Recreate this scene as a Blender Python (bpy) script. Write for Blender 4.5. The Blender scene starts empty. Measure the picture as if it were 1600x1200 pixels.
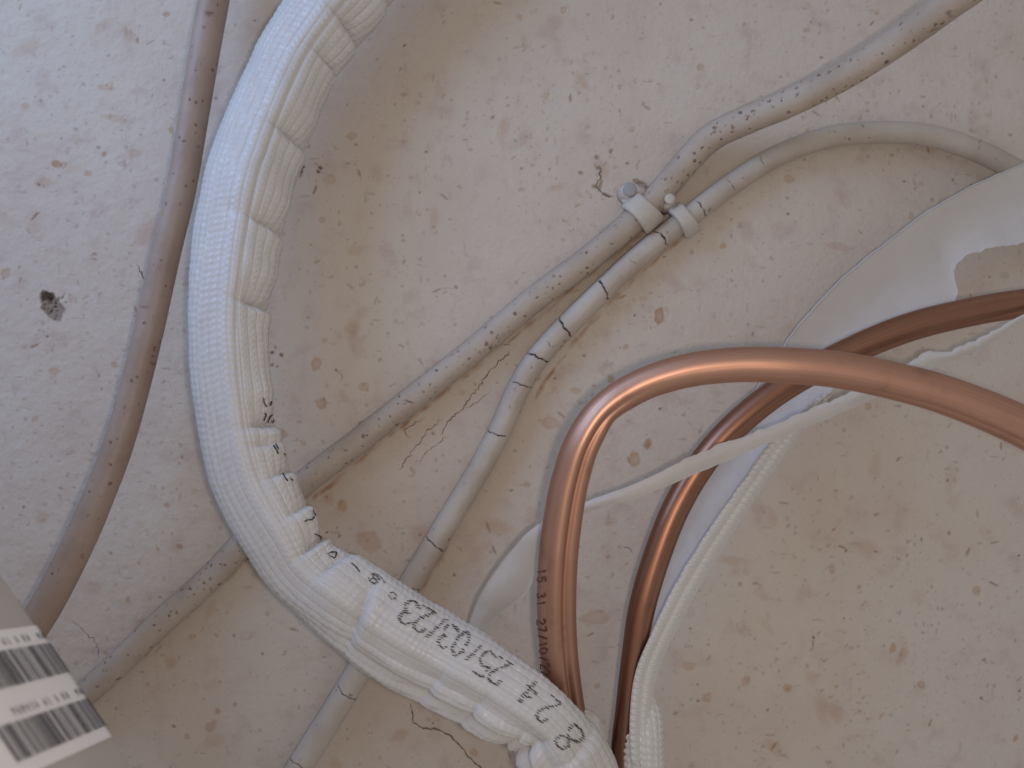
import bpy, math, random
import numpy as np

rng = np.random.default_rng(11)
random.seed(5)
sc = bpy.context.scene
col = sc.collection

# ------------------------------------------------------------------ camera
D = 0.32            # camera to wall, metres
F = 1280.0          # focal length in photo pixels (1600 x 1200)
cam_d = bpy.data.cameras.new('camera')
cam_d.sensor_width = 36.0
cam_d.lens = 36.0 * F / 1600.0
cam_d.clip_start = 0.005
cam_d.clip_end = 50
cam_d.dof.use_dof = True
cam_d.dof.focus_distance = 0.288
cam_d.dof.aperture_fstop = 11.0
cam = bpy.data.objects.new('camera', cam_d)
cam.location = (0, -D, 0)
cam.rotation_euler = (math.radians(90), 0, 0)
col.objects.link(cam)
sc.camera = cam

# ------------------------------------------------------------------ light
w = bpy.data.worlds.new('World')
sc.world = w
w.use_nodes = True
bg = w.node_tree.nodes['Background']
bg.inputs[0].default_value = (1.0, 0.95, 0.915, 1)
bg.inputs[1].default_value = 0.34


def lamp(name, kind, loc, target, power, color, size):
    d = bpy.data.lights.new(name, kind)
    d.energy = power
    d.color = color
    if kind == 'AREA':
        d.shape = 'DISK'
        d.size = size
    else:
        d.shadow_soft_size = size
    o = bpy.data.objects.new(name, d)
    o.location = loc
    v = np.array(target) - np.array(loc)
    from mathutils import Vector
    o.rotation_euler = Vector(v).to_track_quat('-Z', 'Y').to_euler()
    col.objects.link(o)
    return o


lamp('daylight', 'AREA', (-0.38, -0.29, 0.32), (-0.12, 0, 0.04), 0.93, (0.56, 0.89, 1.55), 0.32)
lamp('phone_light', 'POINT', (0.013, -D + 0.002, -0.006), (0, 0, 0), 0.68, (1.0, 0.81, 0.66), 0.005)

vs = sc.view_settings
vs.view_transform = 'Standard'
vs.look = 'None'
vs.exposure = 0
vs.gamma = 1
vs.use_curve_mapping = False
sc.cycles.max_bounces = 8
sc.cycles.use_denoising = True


# ------------------------------------------------------------------ helpers
def P(x, y, h):
    """photo pixel at height h (metres) above the wall -> world point"""
    d = D - h
    return np.array([(x - 800.0) * d / F, -h, -(y - 600.0) * d / F])


def project(p):
    d = p[..., 1] + D
    return 800 + p[..., 0] / d * F, 600 - p[..., 2] / d * F


def spline(pts, step):
    """Catmull-Rom through rows of any width, resampled so the first three columns advance by step"""
    p = np.array(pts, float)
    p = np.vstack([2 * p[0] - p[1], p, 2 * p[-1] - p[-2]])
    out = []
    t = np.linspace(0, 1, 40, endpoint=False)[:, None]
    for i in range(1, len(p) - 2):
        a, b, c, d = p[i - 1], p[i], p[i + 1], p[i + 2]
        out.append(0.5 * (2 * b + (c - a) * t + (2 * a - 5 * b + 4 * c - d) * t ** 2 + (3 * b - a - 3 * c + d) * t ** 3))
    out = np.vstack(out + [p[-2][None]])
    s = np.concatenate([[0], np.cumsum(np.linalg.norm(np.diff(out[:, :3], axis=0), axis=1))])
    n = max(4, int(s[-1] / step))
    q = np.linspace(0, s[-1], n)
    return np.column_stack([np.interp(q, s, out[:, k]) for k in range(out.shape[1])]), q


def mesh_from(name, verts, faces, mat, smooth=True, uv=None, attrs=None):
    me = bpy.data.meshes.new(name)
    verts = np.asarray(verts, np.float32)
    faces = np.asarray(faces, np.int32)
    k = faces.shape[1]
    me.vertices.add(len(verts))
    me.vertices.foreach_set('co', verts.ravel())
    me.loops.add(faces.size)
    me.loops.foreach_set('vertex_index', faces.ravel())
    me.polygons.add(len(faces))
    me.polygons.foreach_set('loop_start', np.arange(0, faces.size, k, dtype=np.int32))
    me.update(calc_edges=True)
    me.polygons.foreach_set('use_smooth', np.full(len(faces), smooth, dtype=bool))
    if uv is not None:
        l = me.uv_layers.new(name='UVMap')
        l.data.foreach_set('uv', np.asarray(uv, np.float32)[faces.ravel()].ravel())
    for an, av in (attrs or {}).items():
        av = np.asarray(av, np.float32)
        if av.ndim == 1:
            a = me.attributes.new(an, 'FLOAT', 'POINT')
            a.data.foreach_set('value', av)
        else:
            a = me.attributes.new(an, 'FLOAT_COLOR', 'POINT')
            a.data.foreach_set('color', np.column_stack([av, np.ones(len(av))]).astype(np.float32).ravel())
    me.validate()
    me.materials.append(mat)
    return me


def obj(name, me, parent=None):
    o = bpy.data.objects.new(name, me)
    col.objects.link(o)
    o.parent = parent
    return o


def tag(o, label, cat, group=None, kind=None):
    o['label'] = label
    o['category'] = cat
    if group:
        o['group'] = group
    if kind:
        o['kind'] = kind
    return o


def empty(name, loc):
    o = bpy.data.objects.new(name, None)
    o.empty_display_size = 0.01
    o.location = loc
    col.objects.link(o)
    return o


def put(name, me, root):
    """part of an Empty-rooted thing: mesh is in world coordinates"""
    o = obj(name, me, root)
    r = root
    off = np.zeros(3)
    while r is not None:
        off += np.array(r.location)
        r = r.parent
    o.location = tuple(-off)
    return o


def grid_faces(n, m, wrap=False):
    i = np.arange(n - 1)[:, None]
    j = np.arange(m if wrap else m - 1)[None, :]
    a = i * m + j
    b = i * m + (j + 1) % m
    c = (i + 1) * m + (j + 1) % m
    d = (i + 1) * m + j
    return np.stack([a, b, c, d], -1).reshape(-1, 4)


def vnoise(x, y, seed=0, octaves=1):
    r = np.random.default_rng(seed)
    out = np.zeros(np.broadcast(x, y).shape)
    amp, tot = 1.0, 0.0
    for o in range(octaves):
        t = r.random((256, 256))
        xi = np.floor(x).astype(int)
        yi = np.floor(y).astype(int)
        fx, fy = x - xi, y - yi
        fx = fx * fx * (3 - 2 * fx)
        fy = fy * fy * (3 - 2 * fy)
        a = t[xi % 256, yi % 256]
        b = t[(xi + 1) % 256, yi % 256]
        c = t[xi % 256, (yi + 1) % 256]
        d = t[(xi + 1) % 256, (yi + 1) % 256]
        out = out + amp * ((a * (1 - fx) + b * fx) * (1 - fy) + (c * (1 - fx) + d * fx) * fy - 0.5)
        tot += amp
        amp *= 0.5
        x, y = x * 2.03 + 17.3, y * 2.03 + 9.1
    return out / tot


UP = np.array([0.0, -1.0, 0.0])     # away from the wall


def frames(c):
    t = np.gradient(c, axis=0)
    t /= np.linalg.norm(t, axis=1)[:, None]
    s = np.cross(UP, t)              # side
    s /= np.linalg.norm(s, axis=1)[:, None]
    n = np.cross(t, s)
    n *= np.sign((n @ UP))[:, None]
    return t, s, n


def tube_grid(path, step, m, disp=None, squash=1.0):
    """path rows: px, py, h, width_px -> grid of surface points (n, m, 3); theta = 90 deg looks away from the wall"""
    rows = []
    for x, y, h, wd in path:
        p = P(x, y, h)
        rows.append([*p, wd / 2 * (D - h) / F])
    c, s = spline(rows, step)
    r = c[:, 3]
    c = c[:, :3]
    t, sd, nn = frames(c)
    th = np.linspace(0, 2 * math.pi, m, endpoint=False)
    R = np.repeat(r[:, None], m, 1)
    if disp is not None:
        R = R + disp(s[:, None], th[None, :], r[:, None], c)
    cs, sn = np.cos(th)[None, :, None], np.sin(th)[None, :, None]
    g = c[:, None, :] + R[..., None] * (cs * sd[:, None, :] + squash * sn * nn[:, None, :])
    return g, s, th, c, r


def tube_mesh(name, g, s, th, r, mat, attrs=None, caps=True):
    n, m, _ = g.shape
    v = g.reshape(-1, 3)
    f = grid_faces(n, m, True)
    uv = np.stack([np.repeat(s[:, None], m, 1), np.repeat(th[None, :], n, 0) * float(np.mean(r))], -1).reshape(-1, 2)
    if caps:
        v = np.vstack([v, g[0].mean(0), g[-1].mean(0)])
        a = np.arange(m)
        f = np.vstack([f, np.stack([a, np.full(m, n * m), np.full(m, n * m), (a + 1) % m], -1)[:0]])
        uv = np.vstack([uv, [0, 0], [0, 0]])
        if attrs:
            attrs = {k: np.concatenate([q, q[:1], q[:1]]) for k, q in attrs.items()}
    return mesh_from(name, v, f, mat, True, uv, attrs)


# ------------------------------------------------------------------ materials
def mat(name):
    m = bpy.data.materials.new(name)
    m.use_nodes = True
    nt = m.node_tree
    return m, nt, nt.nodes, nt.links, nt.nodes['Principled BSDF']


def node(ns, typ, **kw):
    n = ns.new(typ)
    for k, v in kw.items():
        setattr(n, k, v)
    return n


def ramp(ns, pts):
    n = ns.new('ShaderNodeValToRGB')
    e = n.color_ramp.elements
    while len(e) < len(pts):
        e.new(0.5)
    for el, (p, c) in zip(e, pts):
        el.position = p
        el.color = (*c, 1) if len(c) == 3 else c
    return n


def mixc(ns, ls, fac, a, b, mode='MIX'):
    n = ns.new('ShaderNodeMix')
    n.data_type = 'RGBA'
    n.blend_type = mode
    for inp, v in ((n.inputs[0], fac), (n.inputs[6], a), (n.inputs[7], b)):
        if isinstance(v, (int, float)):
            inp.default_value = v
        elif isinstance(v, tuple):
            inp.default_value = (*v, 1)
        else:
            ls.new(v, inp)
    return n.outputs[2]


def noise_fac(ns, ls, vec, scale, detail=3, rough=0.55):
    n = ns.new('ShaderNodeTexNoise')
    n.inputs['Scale'].default_value = scale
    n.inputs['Detail'].default_value = detail
    n.inputs['Roughness'].default_value = rough
    ls.new(vec, n.inputs['Vector'])
    return n.outputs['Fac']


def bump(ns, ls, bsdf, height, dist, strength=1.0, prev=None):
    b = ns.new('ShaderNodeBump')
    b.inputs['Distance'].default_value = dist
    b.inputs['Strength'].default_value = strength
    ls.new(height, b.inputs['Height'])
    if prev is not None:
        ls.new(prev, b.inputs['Normal'])
    ls.new(b.outputs[0], bsdf.inputs['Normal'])
    return b.outputs[0]


def specks(ns, ls, vec, scale, size, amount, stretch=None, rot=0.0, warp=0.0):
    """0..1 mask of small irregular specks: Voronoi cells, each with its own random size"""
    if stretch or rot:
        mp = ns.new('ShaderNodeMapping')
        mp.inputs['Scale'].default_value = stretch or (1, 1, 1)
        mp.inputs['Rotation'].default_value = (0, rot, 0)
        ls.new(vec, mp.inputs[0])
        vec = mp.outputs[0]
    if warp:
        n = ns.new('ShaderNodeTexNoise')
        n.inputs['Scale'].default_value = scale * 2.2
        n.inputs['Detail'].default_value = 2
        ls.new(vec, n.inputs['Vector'])
        vm = ns.new('ShaderNodeVectorMath')
        vm.operation = 'MULTIPLY_ADD'
        ls.new(n.outputs['Color'], vm.inputs[0])
        vm.inputs[1].default_value = (warp / scale,) * 3
        ls.new(vec, vm.inputs[2])
        vec = vm.outputs[0]
    v = ns.new('ShaderNodeTexVoronoi')
    v.inputs['Scale'].default_value = scale
    ls.new(vec, v.inputs['Vector'])
    sep = ns.new('ShaderNodeSeparateColor')
    ls.new(v.outputs['Color'], sep.inputs[0])
    # per-cell radius: (rand - (1-amount)) * size
    a = ns.new('ShaderNodeMath'); a.operation = 'SUBTRACT'
    ls.new(sep.outputs[0], a.inputs[0]); a.inputs[1].default_value = 1 - amount
    b = ns.new('ShaderNodeMath'); b.operation = 'MULTIPLY'
    ls.new(a.outputs[0], b.inputs[0]); b.inputs[1].default_value = size / max(amount, 1e-3)
    c = ns.new('ShaderNodeMath'); c.operation = 'SUBTRACT'
    ls.new(b.outputs[0], c.inputs[0]); ls.new(v.outputs['Distance'], c.inputs[1])
    d = ns.new('ShaderNodeMath'); d.operation = 'MULTIPLY'; d.use_clamp = True
    ls.new(c.outputs[0], d.inputs[0]); d.inputs[1].default_value = 9.0
    # each speck its own darkness
    e = ns.new('ShaderNodeMath'); e.operation = 'MULTIPLY'
    ls.new(d.outputs[0], e.inputs[0]); ls.new(sep.outputs[1], e.inputs[1])
    return e.outputs[0]


def wall_material():
    m, nt, ns, ls, b = mat('old_plaster')
    tc = ns.new('ShaderNodeTexCoord').outputs['Object']
    big = noise_fac(ns, ls, tc, 14, 4)
    mid = noise_fac(ns, ls, tc, 90, 4)
    base = mixc(ns, ls, ramp_out(ns, ls, big, 0.38, 0.64), (0.592, 0.537, 0.480), (0.565, 0.492, 0.430))
    base = mixc(ns, ls, ramp_out(ns, ls, mid, 0.50, 0.75), base, (0.52, 0.435, 0.39))
    # pale pink and ochre blotches, fine dark specks, dashes
    s1 = specks(ns, ls, tc, 95, 0.30, 0.22, warp=0.9)
    base = mixc(ns, ls, scaled(ns, ls, s1, 0.42), base, (0.36, 0.24, 0.17))
    s2 = specks(ns, ls, tc, 320, 0.36, 0.5, warp=1.0)
    base = mixc(ns, ls, scaled(ns, ls, s2, 0.60), base, (0.24, 0.19, 0.16))
    s3 = specks(ns, ls, tc, 230, 0.34, 0.22, stretch=(0.55, 1, 1.9), rot=0.6, warp=0.7)
    base = mixc(ns, ls, scaled(ns, ls, s3, 0.5), base, (0.20, 0.155, 0.13))
    s4 = specks(ns, ls, tc, 210, 0.34, 0.16, stretch=(1.8, 1, 0.6), rot=-0.5, warp=0.7)
    base = mixc(ns, ls, scaled(ns, ls, s4, 0.5), base, (0.21, 0.175, 0.15))
    s5 = specks(ns, ls, tc, 600, 0.38, 0.55, warp=0.9)
    base = mixc(ns, ls, scaled(ns, ls, s5, 0.38), base, (0.25, 0.21, 0.18))
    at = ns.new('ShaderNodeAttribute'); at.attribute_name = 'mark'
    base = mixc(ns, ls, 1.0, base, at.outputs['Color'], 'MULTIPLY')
    ls.new(base, b.inputs['Base Color'])
    b.inputs['Roughness'].default_value = 0.8
    b.inputs['Specular IOR Level'].default_value = 0.25
    n1 = bump(ns, ls, b, noise_fac(ns, ls, tc, 420, 4, 0.6), 0.00045, 0.85)
    bump(ns, ls, b, noise_fac(ns, ls, tc, 1500, 2), 0.00015, 0.5, n1)
    return m


def scaled(ns, ls, x, k):
    n = ns.new('ShaderNodeMath'); n.operation = 'MULTIPLY'
    ls.new(x, n.inputs[0]); n.inputs[1].default_value = k
    return n.outputs[0]


def ramp_out(ns, ls, x, a, b):
    n = ns.new('ShaderNodeMapRange')
    n.inputs[1].default_value = a
    n.inputs[2].default_value = b
    n.interpolation_type = 'SMOOTHSTEP'
    ls.new(x, n.inputs[0])
    return n.outputs[0]


def paint_material(name, c1, c2, speck_col, speck_amt, rough=0.5, crack=False, rot=0.0):
    m, nt, ns, ls, b = mat(name)
    tc = ns.new('ShaderNodeTexCoord').outputs['Object']
    base = mixc(ns, ls, ramp_out(ns, ls, noise_fac(ns, ls, tc, 45, 4), 0.35, 0.68), c1, c2)
    s1 = specks(ns, ls, tc, 470, 0.46, speck_amt, warp=1.0)
    base = mixc(ns, ls, scaled(ns, ls, s1, 0.85), base, speck_col)
    s2 = specks(ns, ls, tc, 150, 0.30, speck_amt * 0.7, stretch=(0.6, 1, 1.5), rot=rot, warp=0.9)
    base = mixc(ns, ls, scaled(ns, ls, s2, 0.8), base, speck_col)
    s3 = specks(ns, ls, tc, 520, 0.42, speck_amt * 0.8, warp=0.7)
    base = mixc(ns, ls, scaled(ns, ls, s3, 0.75), base, speck_col)
    if crack:
        at = ns.new('ShaderNodeAttribute'); at.attribute_name = 'crack'
        base = mixc(ns, ls, at.outputs['Fac'], base, (0.018, 0.017, 0.017))
    ls.new(base, b.inputs['Base Color'])
    b.inputs['Roughness'].default_value = rough
    b.inputs['Specular IOR Level'].default_value = 0.35
    bump(ns, ls, b, noise_fac(ns, ls, tc, 500, 4, 0.6), 0.0003, 0.6)
    return m


def copper_material(name, c1, c2, rough, stain=(0.10, 0.045, 0.03)):
    m, nt, ns, ls, b = mat(name)
    uv = ns.new('ShaderNodeTexCoord').outputs['UV']
    mp = ns.new('ShaderNodeMapping')
    mp.inputs['Scale'].default_value = (9, 900, 1)
    ls.new(uv, mp.inputs[0])
    st = noise_fac(ns, ls, mp.outputs[0], 1.0, 4, 0.6)
    bl = noise_fac(ns, ls, uv, 70, 4, 0.6)
    base = mixc(ns, ls, ramp_out(ns, ls, st, 0.35, 0.68), c1, c2)
    base = mixc(ns, ls, scaled(ns, ls, ramp_out(ns, ls, bl, 0.52, 0.8), 0.35), base, stain)
    s1 = specks(ns, ls, uv, 300, 0.3, 0.08, warp=0.8)
    base = mixc(ns, ls, s1, base, stain)
    ls.new(base, b.inputs['Base Color'])
    b.inputs['Metallic'].default_value = 1.0
    r = ns.new('ShaderNodeMapRange')
    ls.new(st, r.inputs[0])
    r.inputs[1].default_value, r.inputs[2].default_value = 0.3, 0.7
    r.inputs[3].default_value, r.inputs[4].default_value = rough - 0.05, rough + 0.09
    ls.new(r.outputs[0], b.inputs['Roughness'])
    bump(ns, ls, b, st, 0.00006, 0.5)
    return m


def plastic(name, c, rough, spec=0.5, dirt=0.0, grain=0.0, trans=0.0, sparkle=0.0):
    m, nt, ns, ls, b = mat(name)
    tc = ns.new('ShaderNodeTexCoord').outputs['Object']
    n = noise_fac(ns, ls, tc, 60, 4)
    base = mixc(ns, ls, scaled(ns, ls, ramp_out(ns, ls, n, 0.4, 0.75), dirt), c, (c[0] * 0.72, c[1] * 0.68, c[2] * 0.62))
    ls.new(base, b.inputs['Base Color'])
    b.inputs['Roughness'].default_value = rough
    if sparkle:
        sp = noise_fac(ns, ls, tc, 520, 2)
        mr = ns.new('ShaderNodeMapRange')
        ls.new(sp, mr.inputs[0])
        mr.inputs[1].default_value, mr.inputs[2].default_value = 0.42, 0.66
        mr.inputs[3].default_value, mr.inputs[4].default_value = rough, sparkle
        ls.new(mr.outputs[0], b.inputs['Roughness'])
    b.inputs['Specular IOR Level'].default_value = spec
    if trans:
        b.inputs['Subsurface Weight'].default_value = trans
        b.inputs['Subsurface Radius'].default_value = (1, 1, 1)
        b.inputs['Subsurface Scale'].default_value = 0.003
    if grain:
        bump(ns, ls, b, noise_fac(ns, ls, tc, 700, 3), grain, 0.6)
    return m


def flat(name, c, rough=0.6):
    m, nt, ns, ls, b = mat(name)
    tc = ns.new('ShaderNodeTexCoord').outputs['Object']
    n = noise_fac(ns, ls, tc, 800, 3)
    base = mixc(ns, ls, ramp_out(ns, ls, n, 0.35, 0.7), c, tuple(min(1, q * 1.5 + 0.01) for q in c))
    ls.new(base, b.inputs['Base Color'])
    b.inputs['Roughness'].default_value = rough
    return m


M_wall = wall_material()
M_tan = paint_material('tan_paint', (0.375, 0.295, 0.25), (0.32, 0.24, 0.197), (0.14, 0.075, 0.055), 0.34, 0.45, rot=0.3)
M_pipe = paint_material('grey_beige_paint', (0.46, 0.40, 0.345), (0.39, 0.325, 0.272), (0.10, 0.058, 0.044), 0.6, 0.55)
M_cable = paint_material('cracked_cream_paint', (0.51, 0.47, 0.425), (0.44, 0.385, 0.335), (0.17, 0.12, 0.09), 0.12, 0.5, crack=True)
M_clip = paint_material('painted_clip', (0.55, 0.52, 0.475), (0.48, 0.44, 0.40), (0.25, 0.18, 0.14), 0.14, 0.5)
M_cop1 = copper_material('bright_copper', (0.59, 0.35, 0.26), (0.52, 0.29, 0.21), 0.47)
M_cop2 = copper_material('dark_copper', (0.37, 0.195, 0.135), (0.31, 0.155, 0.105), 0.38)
M_film = plastic('white_film', (0.59, 0.59, 0.595), 0.55, 0.45, dirt=0.15, grain=0.00012, trans=0.15, sparkle=0.28)
M_edge = plastic('white_film_edge', (0.68, 0.685, 0.69), 0.4, 0.5, dirt=0.12, grain=0.0001, sparkle=0.16)
M_foam = plastic('white_foam', (0.75, 0.745, 0.76), 0.55, 0.4, dirt=0.2, grain=0.0001, trans=0.25)
M_strip = plastic('torn_foam', (0.66, 0.66, 0.66), 0.5, 0.4, dirt=0.25, grain=0.0002, trans=0.25)
for m_, k_ in ((M_foam, 0.34), (M_strip, 0.22)):      # thin film: a little of what lies behind shows through
    nt_ = m_.node_tree
    tr_ = nt_.nodes.new('ShaderNodeBsdfTransparent')
    mx_ = nt_.nodes.new('ShaderNodeMixShader')
    mx_.inputs[0].default_value = k_
    nt_.links.new(nt_.nodes['Principled BSDF'].outputs[0], mx_.inputs[1])
    nt_.links.new(tr_.outputs[0], mx_.inputs[2])
    nt_.links.new(mx_.outputs[0], nt_.nodes['Material Output'].inputs[0])
M_ink = flat('black_ink', (0.022, 0.022, 0.024), 0.5)
M_cink = flat('brown_ink', (0.085, 0.028, 0.022), 0.5)
M_nail = plastic('nail_steel', (0.34, 0.345, 0.37), 0.5, 0.5, dirt=0.6, grain=0.0002)
M_hole = flat('dark_crevice', (0.13, 0.095, 0.075), 0.9)
M_case = plastic('casing_paint', (0.50, 0.475, 0.465), 0.5, 0.4, dirt=0.2)
M_label = plastic('label_paper', (0.86, 0.87, 0.90), 0.55, 0.3, dirt=0.08)
M_bar = flat('label_ink', (0.03, 0.032, 0.05), 0.6)

# ------------------------------------------------------------------ wall
STEP = 0.00042


def axis(lim, ext):
    a = np.arange(-lim, lim + STEP / 2, STEP)
    e = []
    x, d = lim, STEP
    while x < ext:
        d = min(d * 1.25, 0.02)
        x += d
        e.append(x)
    e = np.array(e)
    return np.concatenate([-e[::-1], a, e])


xs, zs = axis(0.203, 0.75), axis(0.153, 0.65)
X, Z = np.meshgrid(xs, zs, indexing='ij')
PX, PY = 800 + X / 0.00025, 600 - Z / 0.00025      # where each point lies, in quarter-millimetre units
Hh = 0.0007 * vnoise(X / 0.05, Z / 0.05, 1, 2) + 0.00034 * vnoise(X / 0.012, Z / 0.012, 2, 2)
rough_zone = 1 / (1 + np.exp((PX + 0.5 * (PY - 600) * 0 - 330) / 70)) * 0.8 + 0.35
Hh += rough_zone * (0.00042 * vnoise(X / 0.0045, Z / 0.0032, 3, 3))
Hh += 0.00012 * vnoise(X / 0.0016, Z / 0.0016, 4, 2)
mark = np.ones(X.shape + (3,))


def blot(x, y, rx, ry, ang, colr, strength, depth=0.0, ring=0.0, seed=0, soft=0.35):
    """irregular stain or pit in the plaster"""
    R = max(rx, ry) * 1.8
    i0, i1 = np.searchsorted(PX[:, 0], [x - R, x + R])
    j0, j1 = np.searchsorted(-PY[0], [-(y + R), -(y - R)])
    if i1 <= i0 or j1 <= j0:
        return
    sl = (slice(i0, i1), slice(j0, j1))
    dx, dy = PX[sl] - x, PY[sl] - y
    ca, sa = math.cos(ang), math.sin(ang)
    u, v = (dx * ca + dy * sa) / rx, (-dx * sa + dy * ca) / ry
    q = np.sqrt(u * u + v * v) * (1 + 0.7 * vnoise(u * 1.7 + seed * 3.1, v * 1.7 + seed * 7.7, seed, 2))
    mk = np.clip((1 - q) / soft + 0.5, 0, 1)
    if ring > 0:
        mk = mk * (1 - ring * np.clip((0.62 - q) / soft + 0.5, 0, 1))
    mk = mk * strength
    mark[sl] *= 1 - mk[..., None] * (1 - np.array(colr))
    if depth:
        Hh[sl] -= depth * np.clip((1 - q) / 0.5, 0, 1)


ochre, rust, grey, pinkb = (0.78, 0.60, 0.42), (0.70, 0.46, 0.34), (0.55, 0.52, 0.48), (0.86, 0.72, 0.64)
# marks one can point to
for x, y, rx, ry, a, c, st in [
        (1030, 494, 8, 12, 0.1, rust, 0.9), (955, 592, 6, 6, 0, ochre, 0.8), (1012, 694, 5, 9, 0.3, rust, 0.8),
        (992, 718, 8, 10, 0, ochre, 0.9), (982, 387, 5, 6, 0, ochre, .7), (1130, 384, 5, 5, 0, ochre, .7),
        (495, 568, 8, 10, 0.2, ochre, 0.75), (503, 631, 8, 9, 0, ochre, 0.8), (442, 678, 7, 7, 0, rust, .5),
        (568, 604, 8, 7, 0, ochre, .5), (1005, 467, 6, 4, 0, ochre, .4), (535, 790, 8, 11, 0, ochre, .6),
        (900, 610, 9, 5, 0.2, ochre, 0.5), (860, 660, 16, 9, 0.2, pinkb, 0.8), (1232, 280, 8, 6, 0, ochre, .6),
        (88, 256, 8, 6, 0.2, rust, .8), (260, 22, 6, 4, 0, rust, .6), (165, 137, 12, 5, 0.2, pinkb, .8),
        (470, 935, 5, 9, 0, grey, .3), (281, 854, 6, 4, 0.4, rust, .6), (330, 1135, 7, 11, 0.5, rust, .5),
        (1300, 888, 5, 8, 0, rust, .55), (1525, 923, 7, 7, 0, ochre, .6), (1395, 1013, 5, 8, 0.4, ochre, .75),
        (1440, 1070, 7, 6, 0.6, rust, .6), (1230, 1075, 8, 6, 0.6, ochre, .6), (1105, 1090, 7, 7, 0, ochre, .6),
        (1075, 1040, 12, 7, 0, ochre, .5), (1165, 1065, 6, 9, 0, pinkb, .7), (1357, 635, 5, 6, 0, ochre, .7),
        (575, 845, 18, 15, 0.3, pinkb, .7), (930, 965, 22, 12, 0, pinkb, .7), (8, 428, 7, 8, 0, ochre, .6),
        (84, 580, 9, 6, 0.3, ochre, .6), (180, 570, 6, 5, 0, ochre, .6), (55, 655, 6, 4, 2.4, ochre, .6),
        (40, 165, 7, 5, 0, ochre, 0.4), (210, 240, 9, 7, 0, ochre, .5), (180, 185, 22, 5, 0.2, ochre, .4),
        (1095, 105, 6, 5, 0.3, rust, .55), (550, 212, 7, 6, 0, ochre, .6), (515, 280, 10, 8, 0, ochre, .5),
        (1310, 385, 20, 6, 0.2, pinkb, .6), (1570, 430, 8, 6, 0, grey, .3), (740, 1175, 7, 6, 0, ochre, .6)]:
    blot(x, y, rx, ry, a, c, st, 0.00008, ring=0.35 if rng.random() < 0.4 else 0.0, seed=int(x) % 200)
# broken-out hole on the left and a dark chip beside the sleeve
blot(81, 480, 22, 14, 0.85, (0.50, 0.46, 0.42), 1.0, 0.0009, seed=5, soft=0.2)
blot(73, 463, 11, 8, 0.3, (0.33, 0.32, 0.30), 1.0, 0.0009, seed=8, soft=0.25)
for k in range(26):
    blot(80 + rng.normal(0, 9), 480 + rng.normal(0, 9), 2.2, 1.6, rng.random() * 3, (0.45, 0.42, 0.38), 0.8, 0.0003, seed=k)
for x, y, rr in [(467, 266, 8), (462, 272, 5), (473, 260, 4), (500, 262, 3.5), (497, 268, 3), (440, 555, 4), (425, 551, 3)]:
    blot(x, y, rr, rr * 0.8, 0.5, (0.42, 0.30, 0.27), 0.95, 0.0004, seed=int(x * 7 + y) % 250)
# crumbled plaster round the clip nails
for x, y, rx, ry in [(1003, 288, 9, 5), (995, 283, 8, 4), (1012, 294, 5, 4), (935, 262, 5, 3), (938, 290, 3, 9), (948, 305, 7, 3),
                     (933, 246, 4, 3), (908, 270, 4, 3), (955, 236, 3, 4), (930, 292, 5, 3)]:
    blot(x, y, rx, ry, 0.3, (0.52, 0.47, 0.42), 0.75, 0.0004, seed=int(x + y) % 250)
# scattered marks everywhere
for k in range(420):
    x, y = rng.uniform(-20, 1620), rng.uniform(-20, 1220)
    q = rng.random()
    if q < 0.34:
        blot(x, y, rng.uniform(2.5, 6.5), rng.uniform(2, 5), rng.random() * 3, ochre if rng.random() < .6 else rust,
             rng.uniform(.25, .75), 0.00005, ring=0.6 if rng.random() < .4 else 0, seed=k % 250)
    elif q < 0.5:
        blot(x, y, rng.uniform(8, 24), rng.uniform(5, 14), rng.random() * 3, pinkb, rng.uniform(.25, .7), seed=k % 250, soft=.9)
    elif q < 0.8:
        blot(x, y, rng.uniform(1.8, 3.2), rng.uniform(1.6, 2.4), rng.random() * 3, (0.50, 0.42, 0.36), rng.uniform(.4, 1), 0.00015, seed=k % 250)
    else:
        blot(x, y, rng.uniform(4.5, 9), rng.uniform(1.5, 2.2), rng.random() * 3, (0.60, 0.50, 0.42), rng.uniform(.4, .9), 0.00015, seed=k % 250)
for cx, cy, sp, n_ in [(850, 230, 70, 60), (880, 120, 90, 40), (1350, 1090, 120, 90), (1080, 1060, 60, 30), (1250, 900, 120, 60), (130, 600, 90, 90), (200, 450, 80, 50), (330, 1000, 90, 50), (640, 520, 90, 45), (580, 850, 40, 40), (1500, 1000, 90, 50), (120, 230, 110, 50), (480, 700, 60, 25)]:
    for k in range(n_):
        e = rng.uniform(1.3, 3.0)
        blot(cx + rng.normal(0, sp), cy + rng.normal(0, sp * .8), e * rng.uniform(1, 1.8), e * rng.uniform(.4, .9), rng.random() * 3,
             [(0.62, 0.48, 0.38), (0.52, 0.44, 0.38), (0.70, 0.54, 0.44)][k % 3], rng.uniform(.15, .6), 0.0001, seed=k % 250)
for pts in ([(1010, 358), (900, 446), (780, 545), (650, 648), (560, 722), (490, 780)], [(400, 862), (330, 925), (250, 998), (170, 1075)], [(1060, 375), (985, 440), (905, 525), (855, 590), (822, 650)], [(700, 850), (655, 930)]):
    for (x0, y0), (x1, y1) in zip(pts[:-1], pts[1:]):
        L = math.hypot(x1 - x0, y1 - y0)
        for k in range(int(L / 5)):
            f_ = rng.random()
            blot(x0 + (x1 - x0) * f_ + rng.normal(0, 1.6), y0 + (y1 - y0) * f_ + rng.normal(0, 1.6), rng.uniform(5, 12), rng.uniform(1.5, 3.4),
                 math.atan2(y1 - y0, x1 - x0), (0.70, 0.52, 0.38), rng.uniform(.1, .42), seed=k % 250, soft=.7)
V = np.stack([X, -Hh, Z], -1).reshape(-1, 3)
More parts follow.
